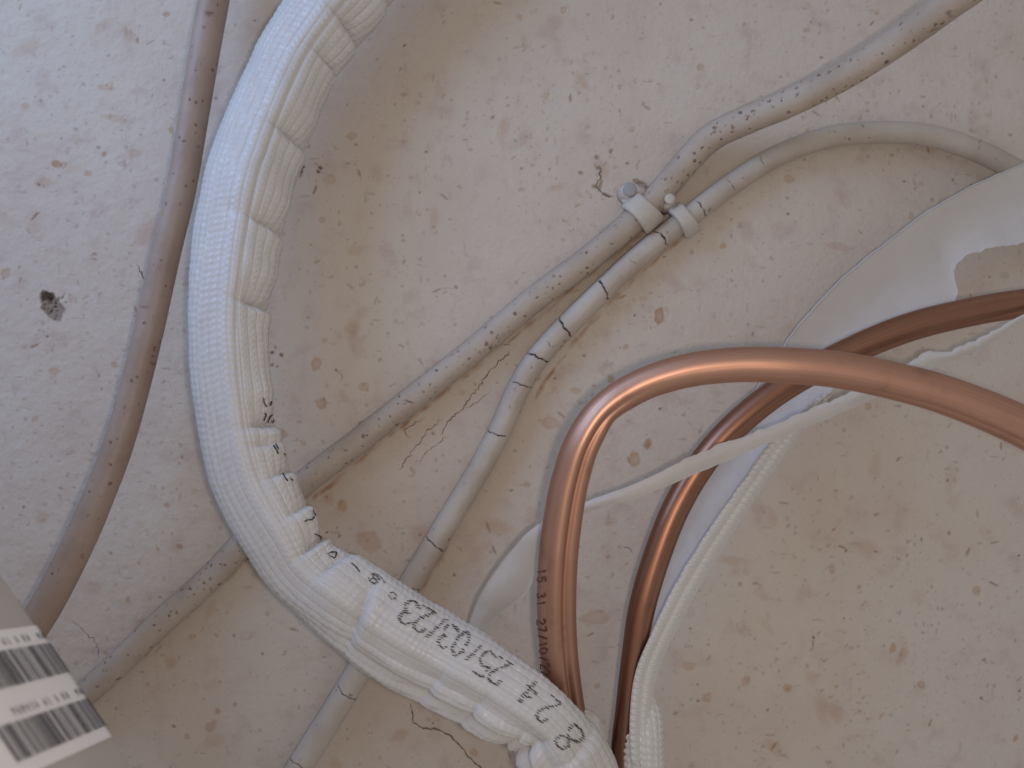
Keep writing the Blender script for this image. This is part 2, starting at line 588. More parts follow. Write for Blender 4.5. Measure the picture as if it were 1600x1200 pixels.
Fw = grid_faces(len(xs), len(zs))
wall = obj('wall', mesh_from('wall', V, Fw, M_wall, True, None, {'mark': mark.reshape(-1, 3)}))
wall['kind'] = 'structure'
wall['label'] = 'stained off white plaster wall with specks and hairline cracks'


def wall_h(x, y):
    i = int(np.clip(np.searchsorted(PX[:, 0], x), 0, len(xs) - 1))
    j = int(np.clip(np.searchsorted(-PY[0], -y), 0, len(zs) - 1))
    return Hh[i, j]


def wall_crack(pts, width, jag=2.0):
    rows = []
    for (x0, y0), (x1, y1) in zip(pts[:-1], pts[1:]):
        n = max(2, int(math.hypot(x1 - x0, y1 - y0) / 4))
        for k in range(n):
            f = k / n
            rows.append((x0 + (x1 - x0) * f + rng.normal(0, jag * .5), y0 + (y1 - y0) * f + rng.normal(0, jag * .5)))
    rows.append(pts[-1])
    rows = np.array(rows)
    t = np.gradient(rows, axis=0)
    t /= np.linalg.norm(t, axis=1)[:, None] + 1e-9
    nrm = np.stack([-t[:, 1], t[:, 0]], 1)
    wd = 0.62 * width * (0.35 + rng.random(len(rows)) * 0.9) * np.minimum(1, np.minimum(np.arange(len(rows)), np.arange(len(rows))[::-1]) / 3 + 0.15)
    v = []
    for r_, n_, w_ in zip(rows, nrm, wd):
        for sgn in (-1, 1):
            q = r_ + n_ * w_ * sgn * 0.5
            v.append(P(q[0], q[1], max(wall_h(*q), wall_h(*r_)) + 0.00012))
    n = len(rows)
    f = [(2 * i, 2 * i + 1, 2 * i + 3, 2 * i + 2) for i in range(n - 1)]
    o = obj('crack', mesh_from('crack', v, f, M_hole, True), wall)
    return o


wall_crack([(640, 1098), (646, 1118), (645, 1128), (662, 1139), (682, 1139), (705, 1150), (718, 1165), (730, 1180), (742, 1192), (760, 1206)], 3.6, 1.6)
wall_crack([(802, 545), (780, 566), (756, 590), (740, 612), (722, 640), (700, 660), (688, 680)], 2.6, 3.4)
wall_crack([(722, 640), (742, 632), (764, 612)], 1.6, 3)
wall_crack([(690, 655), (668, 672), (655, 690), (640, 712), (622, 735)], 2.2, 3.5)
wall_crack([(662, 652), (648, 664), (632, 672), (640, 684)], 2.6, 3)
wall_crack([(700, 680), (675, 700), (650, 725)], 1.4, 3)
wall_crack([(745, 540), (772, 533), (800, 540)], 1.4, 3)
wall_crack([(938, 258), (938, 276), (930, 290), (940, 302), (960, 308)], 3.2, 2.2)
wall_crack([(938, 259), (950, 254)], 1.8, 1.5)
wall_crack([(212, 410), (219, 422), (225, 438)], 3.6, 1.5)
wall_crack([(973, 853), (984, 858), (990, 865)], 2.6, 1.2)
wall_crack([(108, 968), (130, 985), (150, 1005), (156, 1030)], 1.2, 2.5)
wall_crack([(530, 578), (534, 588), (533, 598)], 1.5, 1.5)
wall_crack([(1340, 360), (1348, 366)], 3, 1)

# ------------------------------------------------------------------ pipes on the wall
tan_path = [(352, -90, 0.016, 46), (334, 0, 0.017, 46), (311, 130, 0.019, 45), (284, 290, 0.020, 44), (258, 400, 0.021, 44), (236, 500, 0.022, 44), (212, 600, 0.024, 44), (183, 700, 0.026, 45),
            (146, 795, 0.029, 47), (116, 862, 0.031, 48), (84, 925, 0.033, 49), (56, 972, 0.035, 50), (10, 1035, 0.038, 51), (-60, 1120, 0.042, 52)]
g, s, th, c, r = tube_grid(tan_path, 0.0008, 48, lambda s, t, r, c: 0.00012 * vnoise(s / 0.006 + t * 0, t * 3 + s * 0, 21, 2))
o = obj('painted_pipe', tube_mesh('painted_pipe', g, s, th, r, M_tan))
tag(o, 'smooth tan brown painted pipe left of the white quilted hose', 'pipe')

thick_path = [(1640, -95, 0.075, 49), (1560, -45, 0.066, 49), (1482, 8, 0.055, 48), (1400, 66, 0.044, 47), (1310, 122, 0.033, 46), (1230, 162, 0.023, 44), (1160, 191, 0.014, 43), (1108, 218, 0.009, 42),
              (1066, 262, 0.0065, 41), (1028, 306, 0.0055, 40), (990, 345, 0.0052, 40), (920, 404, 0.0054, 40), (830, 472, 0.0054, 40), (740, 548, 0.0053, 40), (640, 627, 0.0053, 40), (560, 690, 0.0054, 40), (480, 752, 0.0055, 40),
              (400, 828, 0.0056, 40), (330, 902, 0.0056, 40), (250, 975, 0.0056, 40), (170, 1052, 0.0056, 40), (80, 1130, 0.0056, 40), (-60, 1250, 0.0056, 40)]
g, s, th, c, r = tube_grid(thick_path, 0.0008, 44, lambda s, t, r, c: 0.00022 * vnoise(s / 0.006, t * 2.2 + s * 0, 22, 3))
o = obj('painted_pipe', tube_mesh('painted_pipe', g, s, th, r, M_pipe))
tag(o, 'thicker grey beige painted pipe dotted with brown specks, running top right to bottom left', 'pipe')
thick_c = c

thin_path = [(1720, 345, 0.012, 33), (1640, 297, 0.010, 33), (1580, 262, 0.009, 33), (1520, 233, 0.008, 33), (1450, 212, 0.007, 33), (1370, 207, 0.006, 33), (1290, 216, 0.0055, 33), (1210, 246, 0.005, 33), (1140, 290, 0.0047, 34),
             (1085, 332, 0.0046, 34), (1040, 366, 0.0046, 34), (990, 408, 0.0046, 35), (940, 455, 0.0047, 35), (885, 510, 0.0048, 36), (838, 562, 0.005, 36), (808, 612, 0.005, 36), (785, 665, 0.005, 36), (752, 728, 0.0052, 36),
             (715, 790, 0.0055, 36), (680, 848, 0.006, 37), (640, 915, 0.0065, 38), (595, 990, 0.007, 39), (545, 1075, 0.0075, 40), (480, 1180, 0.008, 41), (400, 1310, 0.009, 41)]
rows = np.array([P(x, y, h) for x, y, h, _ in thin_path])
cc, ss = spline(rows, 0.00028)
cpx, cpy = project(cc)
crk = []
for x, y, a, wdt in [(1031, 372, 1.0, 1.1), (943, 455, 1.2, 1.4), (883, 515, 1.3, 1.3), (840, 560, 1.2, 1.1), (812, 600, 1.0, 0.8), (775, 676, 0.9, 1.0), (680, 850, 1.2, 0.9), (543, 1078, 1.2, 0.9),
                     (1188, 258, 0.5, .55), (1138, 290, 0.6, .6), (1092, 325, 0.9, .9), (1522, 235, 0.5, .5), (985, 410, 0.35, .5), (640, 915, 0.8, .6), (475, 1188, 1.0, .8), (860, 540, 0.4, .5)]:
    i = int(np.argmin((cpx - x) ** 2 + (cpy - y) ** 2))
    crk.append((ss[i], a, wdt, rng.uniform(-0.5, 0.5)))
crack_val = {}


def thin_disp(s, t, r, c):
    d = 0.00018 * vnoise(s / 0.005, t * 2.0 + s * 0, 23, 3)
    m = np.zeros(np.broadcast(s, t).shape)
    for k, (s0, a, wd, sl) in enumerate(crk):
        jag = 0.0016 * vnoise(t * 2.6 + k * 5.3, t * 0 + k, 31, 3) + sl * 0.0022 * (t - 1.57)
        wl = 0.72 * wd * (0.00034 + 0.0005 * (vnoise(t * 3.1 + k * 2.7, t * 0 + k * 1.3, 33, 2) + 0.25))
        q = np.clip((wl - np.abs(s - s0 - jag)) / 0.00022, 0, 1)
        q = q * np.clip((a * 1.25 - np.abs(t - 1.57 + 0.35 * math.sin(k * 2.1))) / 0.15, 0, 1)
        m = np.maximum(m, q)
    crack_val['m'] = m
    return d - 0.0005 * m


g, s, th, c, r = tube_grid(thin_path, 0.00028, 72, thin_disp)
o = obj('painted_cable', tube_mesh('painted_cable', g, s, th, r, M_cable, {'crack': crack_val['m'].ravel()}))
tag(o, 'thinner cream painted cable with black ring cracks in its paint', 'cable')
thin_c = c


# ------------------------------------------------------------------ clips with nails
def lathe(profile, origin, axis_dir, m=20):
    ax = np.array(axis_dir, float); ax /= np.linalg.norm(ax)
    a = np.cross(ax, [0.3, 0.2, 0.9]); a /= np.linalg.norm(a)
    b = np.cross(ax, a)
    th = np.linspace(0, 2 * math.pi, m, endpoint=False)
    g = np.array([[np.array(origin) + ax * z + r_ * (math.cos(t) * a + math.sin(t) * b) for t in th] for r_, z in profile])
    return g.reshape(-1, 3), grid_faces(len(profile), m, True)


def clip(name, centre_px, cpath, pipe_r, width, boss_side, nail_px, nail_h, head_r, nail_dir, label, tilt=0.0):
    px_, py_ = project(cpath)
    i = int(np.argmin((px_ - centre_px[0]) ** 2 + (py_ - centre_px[1]) ** 2))
    t, sd, nn = frames(cpath)
    t, sd, nn = t[i], sd[i], nn[i]
    t = t + tilt * sd
    t /= np.linalg.norm(t)
    c = cpath[i]
    root = empty(name, tuple(c))
    # band: rounded section swept over the pipe, flared into a foot on the nail side
    n, m = 44, 20
    ang = np.linspace(-0.55, math.pi + 0.62, n)
    prof = np.linspace(0, 2 * math.pi, m, endpoint=False)
    vts = []
    for k, a in enumerate(ang):
        q = a if boss_side > 0 else math.pi - a
        e = (math.cos(q) * sd + math.sin(q) * nn)
        f = k / (n - 1)
        thk = 0.00115 * (1 + 0.35 * math.sin(f * math.pi))
        wd = width / 2 * (1 - 0.18 * f + 0.05 * math.sin(f * 9))
        mid = pipe_r + thk * 0.95 + 0.00012 * math.sin(f * 11)
        for p_ in prof:
            cx, cy = math.cos(p_), math.sin(p_)
            sx = math.copysign(abs(cx) ** 0.45, cx) * wd
            sy = math.copysign(abs(cy) ** 0.6, cy) * thk
            lump = 0.00016 * (random.random() - .5)
            vts.append(c + e * (mid + sy + lump) + t * (sx + 0.0012 * math.sin(f * 3.1)))
    fb = grid_faces(n, m, True)
    put('band', mesh_from('band', vts, fb, M_clip), root)
    # boss: stubby collar the nail goes through
    np_ = P(nail_px[0], nail_px[1], nail_h)
    foot = np.array([np_[0], -0.0005, np_[2]]) - np.array(nail_dir) * 0.002
    ax = np_ - foot
    L = np.linalg.norm(ax)
    br = head_r * 1.22
    v, f = lathe([(0.0001, -.0005), (br * 1.15, -.0005), (br * 1.1, L * 0.3), (br * 1.02, L * 0.62), (br * 0.9, L * 0.74), (head_r * 0.5, L * 0.78), (0.0001, L * 0.78)], foot, ax, 22)
    v = v + (rng.random(v.shape) - .5) * 0.00018
    put('boss', mesh_from('boss', v, f, M_clip), root)
    # web between boss and band
    side = sd * (1 if (np_ - c) @ sd > 0 else -1)
    p0 = c + side * (pipe_r + 0.0008) + nn * 0.0008
    p1 = foot + ax * 0.35
    pts = spline([[*p0], [*((p0 + p1) / 2)], [*p1]], 0.0004)[0]
    ring = []
    for k, p_ in enumerate(pts):
        for q in prof:
            ring.append(p_ + t * math.cos(q) * width * 0.40 + nn * math.sin(q) * 0.0022)
    put('web', mesh_from('web', ring, grid_faces(len(pts), m, True), M_clip), root)
    # nail
    hr = head_r
    v, f = lathe([(hr * .34, -L * 0.35), (hr * .34, 0.0), (hr * .8, 0.0001), (hr, 0.0004), (hr, 0.0009), (hr * .9, 0.00125), (hr * .45, 0.0014), (0.00005, 0.00142)], np_, ax, 24)
    put('nail', mesh_from('nail', v, f, M_nail if head_r > 0.0023 else M_clip), root)
    tag(root, label, 'cable clip', 'cable clips nailed to the wall')
    return root


clip('cable_clip', (1004, 331), thick_c, 0.0050, 0.0092, 1, (984, 297), 0.0092, 0.0026, (0.10, 0, -0.12),
     'cream clip with a big grey nail head, round the thicker speckled pipe')
clip('cable_clip', (1070, 344), thin_c, 0.0043, 0.0066, 1, (1046, 312), 0.0098, 0.0021, (0.35, 0, 0.5),
     'smaller flaking clip with a small pale nail head, round the thinner cracked cable')

# ------------------------------------------------------------------ quilted hose
hose_path = [(700, -170, 0.024, 128), (600, -85, 0.024, 128), (545, -15, 0.024, 130), (503, 38, 0.024, 130), (466, 92, 0.0245, 130), (431, 168, 0.026, 132), (405, 238, 0.028, 136), (388, 290, 0.030, 137), (368, 400, 0.034, 133),
             (358, 500, 0.038, 123), (363, 600, 0.041, 121), (378, 697, 0.043, 123), (399, 762, 0.044, 124), (440, 836, 0.046, 120), (474, 890, 0.047, 112), (537, 934, 0.048, 134), (607, 984, 0.048, 146), (672, 1021, 0.048, 142),
             (742, 1060, 0.051, 135), (803, 1099, 0.054, 124), (848, 1135, 0.055, 118), (880, 1180, 0.053, 138), (902, 1240, 0.050, 146), (915, 1330, 0.048, 150)]
rows = np.array([P(x, y, h) for x, y, h, _ in hose_path])
cc, ss = spline(rows, 0.0005)
cpx, cpy = project(cc)


def s_at(x, y):
    return ss[int(np.argmin((cpx - x) ** 2 + (cpy - y) ** 2))]


# which side is the inner (right-hand) side of the bend?
t_, sd_, n_ = frames(cc)
k_ = int(np.argmin((cpx - 358) ** 2 + (cpy - 500) ** 2))
INNER = 0.0 if sd_[k_][0] > 0 else math.pi
SGN = 1 if INNER == 0 else -1


def ang(t):
    """angle from the side facing away from the wall: 0 = towards the viewer, + = towards the inside of the bend"""
    a = (math.pi / 2 - t) * SGN
    return (a + math.pi) % (2 * math.pi) - math.pi


# (x, y) on centreline, depth mm, width mm, where round the tube it is centred (rad), spread, slant
creases = [(412, 212, 5.0, 3.6, 1.15, .72, 2.0), (377, 356, 5.5, 3.6, 1.15, .75, 2.2), (362, 484, 6.0, 3.8, 1.3, .70, 1.2), (374, 674, 5.5, 4.0, 1.3, .70, 0), (381, 706, 2.0, 3.0, 1.0, .5, 0),
           (398, 762, 3.4, 3.2, 1.35, .55, 0), (430, 822, 4.0, 3.4, 1.3, .6, -1), (462, 872, 5.0, 3.8, 1.25, .7, -1), (506, 915, 3.0, 3.4, 1.0, .7, 3), (566, 956, 4.2, 3.6, .15, .75, -3), (470, 84, 3.0, 2.6, 1.2, .6, 2), (512, 30, 4.4, 3.4, 1.15, .7, 2), (560, -30, 4, 3, 1.1, .7, 2),
           (700, 1036, 1.6, 4, -.4, .6, 3), (762, 1072, 2.2, 4, -.7, .6, 3), (846, 1138, 5.0, 4.0, -.75, .75, 1), (828, 1118, 2.6, 3, -1.0, .6, 2), (866, 1168, 2.0, 3, .7, .7, 0)]
cr = [(s_at(x, y), d * 1e-3, wd * 1e-3, a0, sp, sl * 1e-3) for x, y, d, wd, a0, sp, sl in creases]


def hose_disp(s, t, r, c):
    a = ang(t)
    mm = r * a                                   # arc length round the tube
    d = np.zeros(np.broadcast(s, t).shape)
    wander = 0.0009 * vnoise(s / 0.03, t * 0 + 3, 41, 2) + 0.0006 * vnoise(s / 0.01, a * 2, 42, 1)
    q = np.where(mm > -0.004, (mm + 0.004) / 0.0036, (mm + 0.004) / 0.0027) + wander / 0.004
    rib = np.abs(((q + 0.5) % 1) - 0.5) * 2      # 0 at a groove centre line, 1 on the ridge
    ribp = np.minimum(1, rib / 0.28)
    d += 0.00052 * (ribp - 1)
    # finer double stitch line beside each groove
    d += -0.00012 * np.exp(-((rib - 0.55) / 0.10) ** 2)
    # embossed cells along each rib
    row = np.floor(q + 0.5)
    cell = np.sin((s + row * 0.0004 * ((row % 2) * 2 - 1) + 0.0004 * vnoise(s / 0.006, row * 1.7, 43, 1)) / 0.0023 * 2 * math.pi)
    d += 0.00010 * np.tanh(cell * 2.0) * np.minimum(1, rib / 0.4) * (0.65 + 0.7 * (vnoise(s / 0.02, a * 1.5, 44, 2) + 0.5))
    # welded seam
    d += -0.00045 * np.exp(-((a - 0.42 - 3 * wander / 0.02 * 0.05) / 0.05) ** 2)
    d += 0.00030 * (a > 0.42) * (a < 1.6)
    d += 0.0011 * np.exp(-((a - 0.22) / 0.22) ** 2) - 0.0008 * np.exp(-((a + 0.35) / 0.3) ** 2) - 0.0007 * np.exp(-((a - 0.85) / 0.3) ** 2)
    for k, (s0, dp, wd, a0, sp, sl) in enumerate(cr):
        u = (s - s0 - sl * (a - a0) + 0.0008 * vnoise(a * 2.2 + k * 3.1, s * 0 + k, 45, 2)) / wd
        env = np.exp(-((a - a0) / sp) ** 2)
        d += env * dp * (-np.exp(-np.abs(u) * np.where(u < 0, 1.0, 3.6)) + 0.16 * np.exp(-((u - 0.9) / 0.7) ** 2) + 0.12 * np.exp(-((u + 3.2) / 1.0) ** 2))
    d += 0.0010 * vnoise(s / 0.022, a * 1.3, 46, 2) + 0.0005 * vnoise(s / 0.007, a * 2.6, 47, 2)
    # inner side puckers
    d += 0.0006 * np.clip(a - 0.3, 0, 1) * vnoise(s / 0.0055, a * 3.0, 48, 2)
    # long folds on the lower stretch
    low = 1 / (1 + np.exp(-(s - s_at(600, 980)) / 0.01))
    d += low * 0.0016 * np.clip(0.3 - a, 0, 1) * np.sin((mm + 0.004 * vnoise(s / 0.025, a * 0.8, 49, 2)) / 0.0085 * 2 * math.pi)
    return d


hg, hs, hth, hc, hr = tube_grid(hose_path, 0.00036, 240, hose_disp, 0.77)
hose = empty('insulated_hose', tuple(hc[len(hc) // 2]))
put('quilted_sleeve', tube_mesh('quilted_sleeve', hg, hs, hth, hr, M_film), hose)
tag(hose, 'big white quilted insulation hose, creased on its inner bend, printed with a black date', 'hose')


# ------------------------------------------------------------------ printing laid on curved surfaces
class Surface:
    def __init__(self, g):
        n, m, _ = g.shape
        du = np.gradient(g, axis=0)
        dv = np.roll(g, -1, 1) - np.roll(g, 1, 1)
        nr = np.cross(du, dv)
        nr /= np.linalg.norm(nr, axis=2)[..., None] + 1e-12
        cen = g.mean(1, keepdims=True)
        nr *= np.sign(np.sum(nr * (g - cen), -1))[..., None]
        view = np.array([0, -D, 0]) - g
        ok = (np.sum(nr * view, -1) > 0).ravel()
        self.p = g.reshape(-1, 3)[ok]
        self.n = nr.reshape(-1, 3)[ok]
        self.x, self.y = project(self.p)

    def lift(self, x, y, off):
        d2 = (self.x - x) ** 2 + (self.y - y) ** 2
        k = np.argpartition(d2, 14)[:14]
        wgt = 1 / (d2[k] + 0.8)
        dep = min(np.sum((self.p[k, 1] + D) * wgt) / wgt.sum(), np.sort(self.p[k, 1] + D)[4])
        nr = (self.n[k] * wgt[:, None]).sum(0)
        nr /= np.linalg.norm(nr) + 1e-12
        p = np.array([(x - 800) * dep / F, dep - D, -(y - 600) * dep / F])
        return p + nr * off


GLYPH = {
    '0': [[(.5, 0), (.12, .2), (.05, .5), (.12, .8), (.5, 1), (.88, .8), (.95, .5), (.88, .2), (.5, 0)]],
    '1': [[(.2, .78), (.55, 1), (.55, 0)]],
    '2': [[(.05, .75), (.2, .95), (.5, 1), (.85, .9), (.92, .7), (.7, .45), (.05, 0), (.98, 0)]],
    '3': [[(.05, .82), (.35, 1), (.8, .93), (.9, .74), (.75, .57), (.4, .52)], [(.75, .52), (.97, .3), (.85, .08), (.45, 0), (.03, .15)]],
    '4': [[(.7, 0), (.7, 1), (.03, .3), (1, .3)]],
    '5': [[(.95, 1), (.15, 1), (.1, .55), (.5, .64), (.9, .5), (.93, .2), (.6, 0), (.05, .1)]],
    '6': [[(.85, .95), (.4, .9), (.1, .5), (.1, .2), (.5, 0), (.9, .2), (.85, .45), (.5, .55), (.12, .4)]],
    '7': [[(.03, 1), (.97, 1), (.4, 0)]],
    '8': [[(.5, .53), (.15, .68), (.2, .93), (.5, 1), (.82, .93), (.85, .68), (.5, .53), (.08, .32), (.12, .06), (.5, 0), (.9, .06), (.92, .32), (.5, .53)]],
    '9': [[(.12, .05), (.6, .1), (.9, .5), (.88, .82), (.5, 1), (.12, .8), (.15, .55), (.5, .45), (.88, .6)]],
    '/': [[(.1, -.05), (.9, 1.05)]],
    ':': [[(.45, .28), (.55, .3)], [(.45, .7), (.55, .72)]],
    'c': [[(.9, .5), (.5, .65), (.1, .45), (.15, .1), (.5, 0), (.9, .1)]],
    '-': [[(.1, .5), (.9, .5)]],
}


def strokes(ch, cx, cy, right, hgt, wid):
    """glyph polylines in photo pixels; right = reading direction, up is 90 deg counter-clockwise of it on the page"""
    rx, ry = right / np.linalg.norm(right)
    ux, uy = ry, -rx
    out = []
    for pl in GLYPH[ch]:
        q = np.array(pl) - 0.5
        out.append(np.column_stack([cx + q[:, 0] * wid * rx + q[:, 1] * hgt * ux, cy + q[:, 0] * wid * ry + q[:, 1] * hgt * uy]))
    return out


def resample(pl, step):
    s = np.concatenate([[0], np.cumsum(np.linalg.norm(np.diff(pl, axis=0), axis=1))])
    q = np.linspace(0, s[-1], max(2, int(s[-1] / step) + 1))
    return np.column_stack([np.interp(q, s, pl[:, 0]), np.interp(q, s, pl[:, 1])])


def dash_print(surf, items, off, dash, thick, step):
    """items: (char, x, y, (dx, dy), height, width): print made of short dashes along the reading direction"""
    v, f = [], []
    for ch, x, y, right, hg_, wd_ in items:
        right = np.array(right, float)
        rn = right / np.linalg.norm(right)
        un = np.array([rn[1], -rn[0]])
        for pl in strokes(ch, x, y, right, hg_, wd_):
            for q in resample(pl, step):
                if rng.random() < 0.06:
                    continue
                q = q + rng.normal(0, 0.35, 2)
                a = dash * rng.uniform(0.6, 1.2) / 2
                b = thick * rng.uniform(0.7, 1.15) / 2
                sk = rng.uniform(0.0, 0.5)
                k = len(v)
                for sa, sb in ((-1, -1), (0, -1), (1, -1), (1, 1), (0, 1), (-1, 1)):
                    p = q + rn * a * sa + un * (b * sb + sk * a * sa)
                    v.append(surf.lift(p[0], p[1], off))
                f += [(k, k + 1, k + 4, k + 5), (k + 1, k + 2, k + 3, k + 4)]
    return v, f


def line_print(surf, polylines, off, thick):
    v, f = [], []
    for pl in polylines:
        pl = resample(np.asarray(pl, float), 1.6)
        t = np.gradient(pl, axis=0)
        t /= np.linalg.norm(t, axis=1)[:, None] + 1e-9
        nr = np.stack([-t[:, 1], t[:, 0]], 1)
        k = len(v)
        for q, n_ in zip(pl, nr):
            b = thick * rng.uniform(0.6, 1.2) / 2
            v.append(surf.lift(*(q + n_ * b), off))
            v.append(surf.lift(*(q - n_ * b), off))
        f += [(k + 2 * i, k + 2 * i + 1, k + 2 * i + 3, k + 2 * i + 2) for i in range(len(pl) - 1)]
    return v, f


hsurf = Surface(hg)
R1 = (-0.86, -0.51)
items = [('3', 638, 957, R1, 40, 22), ('2', 661, 969, R1, 40, 22), ('/', 681, 982, R1, 34, 14), ('3', 699, 994, R1, 40, 22), ('0', 720, 1006, R1, 42, 20), ('/', 737, 1023, R1, 34, 14),
         ('5', 757, 1036, R1, 42, 23), ('2', 779, 1050, (-.84, -.54), 42, 23), ('4', 826, 1084, (-.74, -.67), 42, 20), ('2', 855, 1110, (-.72, -.69), 42, 20), ('8', 889, 1153, (-.55, -.83), 44, 30)]
v, f = dash_print(hsurf, items, 0.00028, 6.6, 1.75, 4.3)
o = put('printed_date', mesh_from('printed_date', v, f, M_ink, False), hose)
o['label'] = 'black dotted date 25/03/23 printed upside down'
small = [('c', 612, 934, R1, 17, 14), ('8', 586, 905, R1, 15, 16), ('c', 583, 908, R1, 18, 20), ('-', 599, 908, (-.6, -.8), 10, 10)]
v, f = dash_print(hsurf, small, 0.00030, 3.2, 1.6, 3.4)
put('printed_logo', mesh_from('printed_logo', v, f, M_ink, False), hose)
v, f = line_print(hsurf, [[(411, 621), (412, 629), (416, 636)], [(423, 627), (421, 634)], [(411, 657), (415, 648), (413, 645)], [(417, 660), (421, 650), (425, 648)], [(424, 661), (427, 656)],
                          [(427, 697), (432, 704), (434, 709)], [(430, 695), (435, 703)], [(442, 709), (445, 711)], [(441, 738), (444, 745), (449, 752)], [(452, 748), (457, 751)],
                          [(475, 815), (480, 812), (486, 812), (491, 807)], [(488, 797), (492, 806)], [(491, 834), (499, 838), (502, 845)], [(511, 866), (518, 863), (526, 864), (523, 872), (513, 868)], [(549, 880), (556, 886), (562, 894)]], 0.0004, 2.2)
put('printed_letters', mesh_from('printed_letters', v, f, M_ink, False), hose)

# ------------------------------------------------------------------ copper pipes
cop1_path = [(930, 1300, 0.020, 52), (908, 1210, 0.026, 54), (890, 1130, 0.035, 56), (877, 1050, 0.046, 58), (870, 970, 0.054, 61), (871, 890, 0.058, 62), (878, 820, 0.060, 61), (891, 750, 0.062, 59), (911, 690, 0.064, 56), (945, 640, 0.065, 52),
             (1000, 603, 0.066, 51), (1070, 580, 0.068, 53), (1150, 570, 0.070, 55), (1230, 571, 0.072, 57), (1310, 578, 0.073, 58), (1400, 596, 0.074, 59), (1490, 622, 0.075, 61), (1600, 668, 0.076, 64), (1720, 735, 0.076, 66)]
rows = np.array([P(x, y, h) for x, y, h, _ in cop1_path])
cc1, ss1 = spline(rows, 0.0005)
px1, py1 = project(cc1)


def s1_at(x, y):
    return ss1[int(np.argmin((px1 - x) ** 2 + (py1 - y) ** 2))]


t_, sd_, n_ = frames(cc1)
k_ = int(np.argmin((px1 - 870) ** 2 + (py1 - 900) ** 2))
SG1 = 1 if sd_[k_][0] > 0 else -1
sA, sB, sC = s1_at(945, 640), s1_at(888, 1130), s1_at(1230, 571)


def cop1_disp(s, t, r, c):
    a = (math.pi / 2 - t) * SG1
    a = (a + math.pi) % (2 * math.pi) - math.pi       # + towards the right-hand side of the upright stretch
    d = np.zeros(np.broadcast(s, t).shape)
    up = 1 / (1 + np.exp((s - sA - 0.001) / 0.006))   # flattened groove along the upright stretch
    d += -up * 0.00150 * np.exp(-((a - 0.40) / 0.20) ** 2)
    d += up * 0.00030 * np.exp(-((a + 0.15) / 0.3) ** 2)
    d += -0.0012 * np.exp(-((s - sA) / 0.004) ** 2) * np.exp(-((a - 1.25) / 0.45) ** 2)     # kink inside the bend
    right = 1 / (1 + np.exp(-(s - sC - 0.025) / 0.012))
    d += -right * 0.00045 * np.exp(-((a - 0.95) / 0.16) ** 2)
    d += 0.00005 * vnoise(s / 0.012, a * 1.2, 61, 2)
    return d


g1, s1, th1, c1, r1 = tube_grid(cop1_path, 0.0006, 96, cop1_disp)
o = obj('copper_pipe', tube_mesh('copper_pipe', g1, s1, th1, r1, M_cop1))
tag(o, 'bright copper pipe arching in front, dated in brown ink, entering the printed hose', 'copper pipe', 'bent copper pipes')
csurf = Surface(g1)
pls = []
Rc = np.array([0.05, 1.0])
y0 = 893
for k, ch in enumerate('15:31'):
    pls += strokes(ch, 846 - 0.2 * k, y0 + k * 12.4, Rc, 12, 8.5)
ys = [972, 983, 996, 1007, 1017, 1030, 1041, 1052]
for k, ch in enumerate('27/10/22'):
    pls += strokes(ch, 845.5 + (0.9 * k if k < 5 else 4.5 + 1.3 * (k - 5)), ys[k], np.array([0.10, 1.0]), 12.5, 9)
v, f = line_print(csurf, pls, 0.00010, 2.0)
p_ = obj('printed_date', mesh_from('printed_date', v, f, M_cink, False), o)

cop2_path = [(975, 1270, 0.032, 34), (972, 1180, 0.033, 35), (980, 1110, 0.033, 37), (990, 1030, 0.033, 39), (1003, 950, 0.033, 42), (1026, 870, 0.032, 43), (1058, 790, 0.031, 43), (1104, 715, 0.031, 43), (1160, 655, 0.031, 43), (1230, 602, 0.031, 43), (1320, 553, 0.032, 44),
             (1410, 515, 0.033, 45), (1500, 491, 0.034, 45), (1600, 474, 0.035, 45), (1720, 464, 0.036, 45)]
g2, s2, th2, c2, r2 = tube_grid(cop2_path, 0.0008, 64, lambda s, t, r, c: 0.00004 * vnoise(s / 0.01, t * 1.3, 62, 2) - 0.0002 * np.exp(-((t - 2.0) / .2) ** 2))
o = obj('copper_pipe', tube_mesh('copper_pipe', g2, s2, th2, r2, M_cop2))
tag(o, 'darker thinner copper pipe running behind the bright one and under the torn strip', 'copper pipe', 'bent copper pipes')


# ------------------------------------------------------------------ torn sheets of insulation
def resample_n(rows, n):
    rows = np.array(rows, float)
    p, s = spline(rows, 1.0)
    q = np.linspace(0, s[-1], n)
    return np.column_stack([np.interp(q, s, p[:, k]) for k in range(rows.shape[1])])


